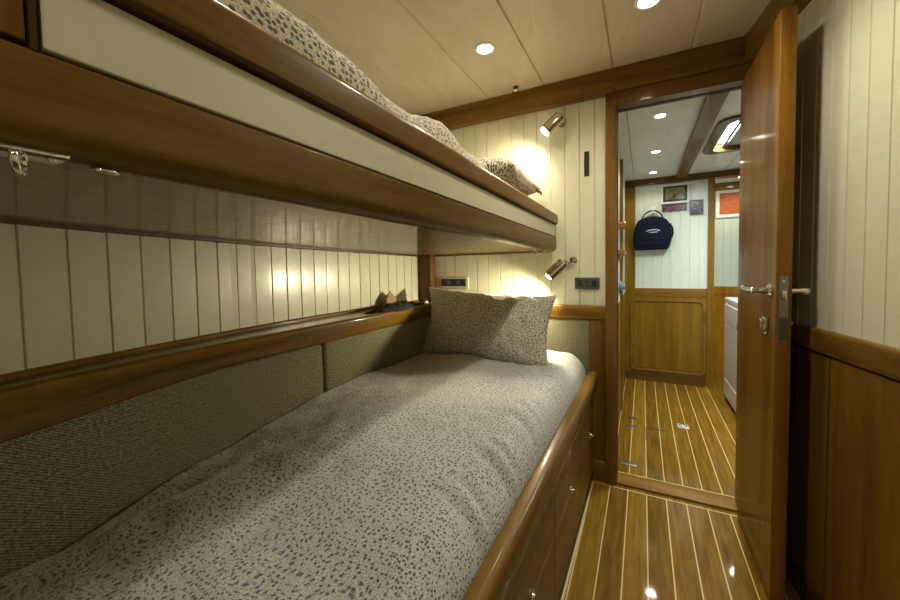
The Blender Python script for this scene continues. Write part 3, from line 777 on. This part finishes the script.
# beyond the bulkhead: passage end
bm = B(); planks(bm, lambda t: (t, YE), .40, HX1, [.66+.06*i for i in range(14)], .875, ZH, .05); box(bm, .40, HX1, YE, YE+.05, 0, .875); struct('wall_hall_end', bm, CREAMH)
bm = B(); box(bm, .40, HX1, YE-.012, YE, 0, .80); box(bm, .40, HX1, YE-.02, YE, .80, .878, .003); struct('trim_29', bm, wood('amber_glow_wood', 'z', (.28, .10, .008), (.42, .17, .016), (.52, .23, .028)))  # warm glow on the passage panelling is put into the wood colour
bm = B(); box(bm, .40, HX1, YE-.03, YE, 1.845, ZH, .003); struct('trim_30', bm, WHX)
bm = B(); box(bm, .50, .556, YB+.05, YE, 0, ZH); struct('wall_hall_inner', bm, CREAMH)

# roof hatch
hw = bpy.data.objects.new('window_1', None); C.objects.link(hw); hw.location = ((SX0+SX1)/2, (SY0+SY1)/2, ZH); hw['kind'] = 'structure'
def hring(bm, a, b, z0, z1, c=.09, d=.07):
    o1 = rrect(SX0-a, SX1+a, SY0-a, SY1+a, (c,)*4, 8); o2 = rrect(SX0+b, SX1-b, SY0+b, SY1-b, (d,)*4, 8)
    A = [[bm.verts.new((x, y, z)) for x, y in o] for o in (o1, o2) for z in (z0, z1)]; n = len(o1)
    for i in range(n):
        k = (i+1) % n
        bm.faces.new((A[0][i], A[0][k], A[2][k], A[2][i])); bm.faces.new((A[1][i], A[3][i], A[3][k], A[1][k]))
        bm.faces.new((A[0][i], A[1][i], A[1][k], A[0][k])); bm.faces.new((A[2][i], A[2][k], A[3][k], A[3][i]))
    return bm
HF = wood('hatch_wood', 'y', (.05, .026, .012), (.085, .044, .02), (.12, .062, .028))
obj('window_frame', hring(B(), .02, .036, ZH-.014, ZH+.002), HF, hw, SM)
obj('window_lining', hring(B(), .0, .034, ZH-.002, ZH+.05), HF, hw, SM)
bm = B(); box(bm, SX0+.01, SX1-.01, SY0+.01, SY1-.01, ZH+.045, ZH+.05); obj('glass_pane', bm, emis('daylit_pane', (.92, .97, 1.0), 4), hw)
bm = B(); box(bm, .488, .506, SY0+.03, SY1-.03, ZH+.012, ZH+.036, .003); box(bm, .518, .524, SY0+.03, SY1-.03, ZH+.012, ZH+.03, .002); obj('window_bar', bm, DSTEEL, hw)
bm = B(); box(bm, .524, SX1-.035, SY0+.036, SY1-.036, ZH+.020, ZH+.024); obj('shade_screen', bm, plain('grey_screen', (.42, .44, .46), .6), hw)
L = bpy.data.lights.new('hatch_daylight', 'AREA'); L.shape = 'RECTANGLE'; L.size = .07; L.size_y = .58; L.energy = 26; L.color = (.86, .95, 1.0)
o = bpy.data.objects.new('hatch_daylight', L); C.objects.link(o); o.location = (SX0+.06, (SY0+SY1)/2, ZH+.04)

# hall lights
h0 = downlight_proto(.079, 2.315, ZH, 'lit hall ceiling downlight nearest the door header', GLOWH, 'hall ceiling lights', .78)
place(h0, (.079, 3.028, ZH), 'lit hall ceiling downlight, the middle one of the row of three')
place(h0, (.076, 3.70, ZH), 'lit hall ceiling downlight close to the end bulkhead beam')
place(h0, (.81, 4.32, ZH), 'lit ceiling downlight beyond the bulkhead, above the orange picture')
HC = (1, .92, .74)
for x, y, e in ((.079, 2.315, 6), (.079, 3.028, 8), (.076, 3.70, 6), (.81, 4.32, 10)): beam(x, y, ZH, e, HC)
beam(1.0, 3.0, ZH, 12, HC)

# pictures
def picture(label, x0, x1, z0, z1, y, frame, fw, art):
    t = thing('picture', label, 'picture', ((x0+x1)/2, y, z0))
    bm = B(); o1 = rrect(x0, x1, z0, z1); o2 = rrect(x0+fw, x1-fw, z0+fw, z1-fw); ring(bm, o1, o2, y-.016, y-.001); obj('frame', bm, frame, t)
    bm = B(); box(bm, x0+fw*.9, x1-fw*.9, y-.008, y-.002, z0+fw*.9, z1-fw*.9); obj('print', bm, art, t)
    return t
def art(name, stops, scale, stretch=(1, 1, 1)):
    m, nt, b = new_mat(name)
    tc = N(nt, 'ShaderNodeTexCoord'); mp = N(nt, 'ShaderNodeMapping'); mp.inputs['Scale'].default_value = stretch
    no = N(nt, 'ShaderNodeTexNoise'); setin(no, Scale=scale, Detail=3.0, Distortion=.8); nt.links.new(tc.outputs['Object'], mp.inputs['Vector']); nt.links.new(mp.outputs[0], no.inputs['Vector'])
    r = ramp(nt, stops); r.color_ramp.interpolation = 'LINEAR'; nt.links.new(no.outputs[0], r.inputs[0]); nt.links.new(r.outputs[0], b.inputs['Base Color']); setin(b, Roughness=.25); return m
A1 = art('sail_print', [(.32, (.02, .03, .03)), (.45, (.16, .16, .06)), (.55, (.30, .27, .10)), (.68, (.05, .10, .12))], 30, (1, 1, .6))
t = picture('white-framed picture with a dark mount and olive print, above the hanging bag', .146, .372, 1.674, 1.852, YB, WHITEP, .018, plain('dark_mount', (.015, .018, .028), .4))
bm = B(); box(bm, .182, .336, YB-.0095, YB-.006, 1.710, 1.818); obj('artwork', bm, A1, t)
A2 = art('photo_strip', [(.35, (.02, .02, .06)), (.5, (.25, .04, .03)), (.58, (.05, .05, .10)), (.7, (.35, .33, .38))], 45)
picture('narrow dark photograph strip hung directly beneath the white-framed picture', .158, .352, 1.604, 1.668, YB, BLACK, .006, A2)
A3 = art('portrait_photo', [(.38, (.015, .015, .025)), (.55, (.07, .05, .06)), (.66, (.30, .18, .14))], 38)
picture('small square dark photograph beside the narrow photo strip', .375, .478, 1.557, 1.688, YB, BLACK, .006, A3)
A4 = art('orange_print', [(.3, (.34, .075, .022)), (.7, (.50, .14, .045))], 20, (1, 1, 6))
picture('orange picture in a white frame on the far passage wall', .655, .875, 1.575, 1.845, YE, WHITEP, .028, A4)

# bag on its hook
hk = thing('coat_hook', 'white hook on the hall bulkhead carrying the navy bag', 'hook', (.085, YB, 1.61))
bm = B(); box(bm, .062, .104, YB-.006, YB, 1.585, 1.665, .002); obj('back_plate', bm, WHITEP, hk)
bm = B(); pipe(bm, [(.083, YB-.004, 1.615), (.083, YB-.025, 1.608), (.083, YB-.04, 1.612), (.083, YB-.046, 1.628)], .005); obj('hook', bm, WHITEP, hk, SM)
bg = thing('bag', 'navy cloth bag with white lettering hanging from the white hook', 'bag', (.077, YB-.07, 1.26))
def bag_body():
    bm = B(); bx, bz = .077, 1.26
    outline = [(x_, z_*1.36) for x_, z_ in [(-.145, .0), (-.152, .02), (-.158, .06), (-.157, .10), (-.150, .14), (-.135, .175), (-.118, .197), (-.085, .212), (-.04, .221), (.0, .224), (.04, .221), (.085, .212), (.118, .195), (.138, .17), (.152, .13), (.157, .09), (.155, .055), (.142, .018), (.132, .002), (.06, -.006), (-.06, -.006)]]
    n = len(outline); layers = []
    for d, s in ((0, .93), (-.02, .99), (-.045, 1.0), (-.07, .99), (-.088, .95), (-.097, .86), (-.101, .6), (-.103, .25)):
        layers.append([bm.verts.new((bx + x*s, YB-.006+d*.95 + .004*fbm(x, z, 14, d*30), bz+.147+(z-.147)*s)) for x, z in outline])
    for a, b in zip(layers, layers[1:]):
        for i in range(n): bm.faces.new((a[i], a[(i+1) % n], b[(i+1) % n], b[i]))
    bm.faces.new(layers[0]); bm.faces.new(layers[-1][::-1]); return bm
obj('body', bag_body(), NAVY, bg, math.radians(60))
bm = B(); box(bm, -.062, .205, YB-.100, YB-.006, 1.252, 1.285, .014, 3); obj('bottom_band', bm, NAVYD, bg, SM)
bm = B(); ring(bm, rrect(-.045, .199, 1.29, 1.345, (.02,)*4), rrect(-.042, .196, 1.293, 1.342, (.018,)*4), YB-.106, YB-.098); obj('pocket_seam', bm, NAVYD, bg)
for s in (-1, 1):
    bm = B(); pipe(bm, [(.077+s*.085, YB-.05, 1.545), (.077+s*.078, YB-.05, 1.566), (.077+s*.062, YB-.046, 1.590), (.077+s*.040, YB-.042, 1.608), (.081+s*.016, YB-.036, 1.618), (.083, YB-.036, 1.620)], .006, 8); obj('carry_handle', bm, NAVYD, bg, SM)
bm = B(); pipe(bm, [(.218, YB-.03, 1.49), (.238, YB-.035, 1.45), (.243, YB-.04, 1.40), (.232, YB-.04, 1.36)], .008, 8); obj('side_strap', bm, NAVYD, bg, SM)
bm = B()
x = .022
for i in range(13):
    a = (i-6)/6; zz = 1.425+.010*(1-a*a); w = .0055
    cx = .083+a*.052
    box(bm, cx-w*.6, cx+w*.6, YB-.1085, YB-.1055, zz-.0045, zz+.0045)
for i in range(8):
    cx = .083+(i-3.5)*.009; box(bm, cx-.003, cx+.003, YB-.1085, YB-.1055, 1.408, 1.416)
obj('lettering', bm, EMB, bg, label='white embroidered lettering in an arc over a short line')

# white appliance beside the passage
wm = thing('washing_machine', 'white front-loading appliance standing in the hall behind the open door', 'appliance', (.88, 3.45, 0))
bm = B(); box(bm, .600, 1.16, 3.17, 3.70, .03, .80, .006); obj('body', bm, WHITE, wm)
bm = B(); box(bm, .596, 1.165, 3.165, 3.705, .80, .838, .010, 3); obj('lid', bm, WHITE, wm)
bm = B(); box(bm, .592, .602, 3.18, 3.69, .64, .785, .004); pn = obj('control_panel', bm, WHITE, wm)
bm = B(); box(bm, .588, .596, 3.19, 3.225, .635, .685, .004); obj('handle', bm, BLACK, pn)
bm = B(); box(bm, .594, .602, 3.18, 3.69, .19, .628, .004); obj('front_door', bm, WHITE, wm)
bm = B(); box(bm, .592, .602, 3.18, 3.69, .045, .178, .003); obj('kick_panel', bm, WHITE, wm)
bm = B(); box(bm, .61, 1.15, 3.18, 3.69, 0, .03); obj('plinth', bm, BLACK, wm)

# odd items on the hall's hull side
bm = B(); lathe(bm, (HX0, 2.93, 1.40), (1, 0, 0), [(.03, 0), (.034, .006), (.026, .014), (.020, .022), (.030, .036), (.026, .046), (.004, .05)])
tag(obj('wooden_peg', bm, ORW, None, SM), 'round orange wooden peg high on the hall hull side', 'peg')
bm = B(); box(bm, HX0, HX0+.045, 2.80, 3.03, 1.185, 1.225, .008, 3); box(bm, HX0, HX0+.012, 2.83, 3.00, 1.15, 1.19, .003)
tag(obj('wooden_grab_rail', bm, ORW, None, SM), 'short orange wooden grab rail beneath the round peg', 'rail')
bm = B(); lathe(bm, (HX0, 2.93, .955), (1, 0, 0), [(.045, 0), (.045, .012), (.036, .024), (.020, .03), (.018, .04), (.004, .045)])
tag(obj('valve_cap', bm, BLUEG, None, SM), 'round blue-grey cap on the hall hull side below the grab rail', 'cap')

# floor fittings in the hall
def plate(x0, x1, y0, y1, label, mat=STEEL):
    bm = B(); box(bm, x0, x1, y0, y1, 0, .0035, .0015)
    for cx in (x0+.012, x1-.012): tube(bm, (cx, (y0+y1)/2, .003), (cx, (y0+y1)/2, .0045), .005, n=12)
    return tag(obj('floor_latch', bm, mat, None, SM), label, 'floor latch', 'flush floor latches')
plate(-.112, -.025, 2.225, 2.262, 'grey flush latch plate in the hall floor just past the threshold')
plate(-.10, -.025, 2.765, 2.80, 'grey flush latch plate at the near edge of the hall floor hatch')
plate(-.10, -.025, 2.915, 2.95, 'grey flush latch plate at the far edge of the hall floor hatch')
bm = B(); box(bm, .02, .14, 2.795, 2.805, 0, .002); box(bm, .02, .024, 2.60, 2.80, 0, .001)
struct('trim_31', bm, DSTEEL)
t = thing('floor_ring', 'bright polished lifting ring plate set in the hall floor', 'floor ring', (.249, 2.93, 0))
bm = B(); box(bm, .215, .283, 2.895, 2.965, 0, .003, .0015); obj('plate', bm, plain('polished', (.9, .9, .88), .35, .6), t, SM)
bm = B(); torus(bm, (.249, 2.93, .005), (0, 0, 1), .022, .0028, 24, 8); obj('ring', bm, CHROME, t, SM)

# ------------------------------------------------------------------ world, camera, colour
w = bpy.data.worlds.new('world'); S.world = w; w.use_nodes = True
bg_ = w.node_tree.nodes['Background']
sky = w.node_tree.nodes.new('ShaderNodeTexSky'); sky.sky_type = 'NISHITA'; sky.sun_disc = False; sky.sun_elevation = math.radians(40)
w.node_tree.links.new(sky.outputs[0], bg_.inputs[0]); bg_.inputs[1].default_value = .1

cd = bpy.data.cameras.new('camera'); cam = bpy.data.objects.new('camera', cd); C.objects.link(cam)
cd.sensor_width = 36; cd.lens = 367/900*36; cd.shift_y = -17/900; cd.clip_start = .02
R = Matrix(((0.88526434, -0.00381115, 0.46507259), (0.46474292, 0.04577424, -0.88426169), (-0.01791829, 0.99894454, 0.04229351)))
cam.matrix_world = Matrix.Translation((0, 0, 1.12)) @ R.to_4x4()
S.camera = cam
S.view_settings.view_transform = 'Standard'
S.view_settings.look = 'None'
S.view_settings.exposure = 0.42
S.view_settings.gamma = 1.0
S.cycles.use_denoising = True
S.cycles.max_bounces = 10
S.cycles.diffuse_bounces = 5
S.cycles.glossy_bounces = 5
S.cycles.sample_clamp_indirect = 4
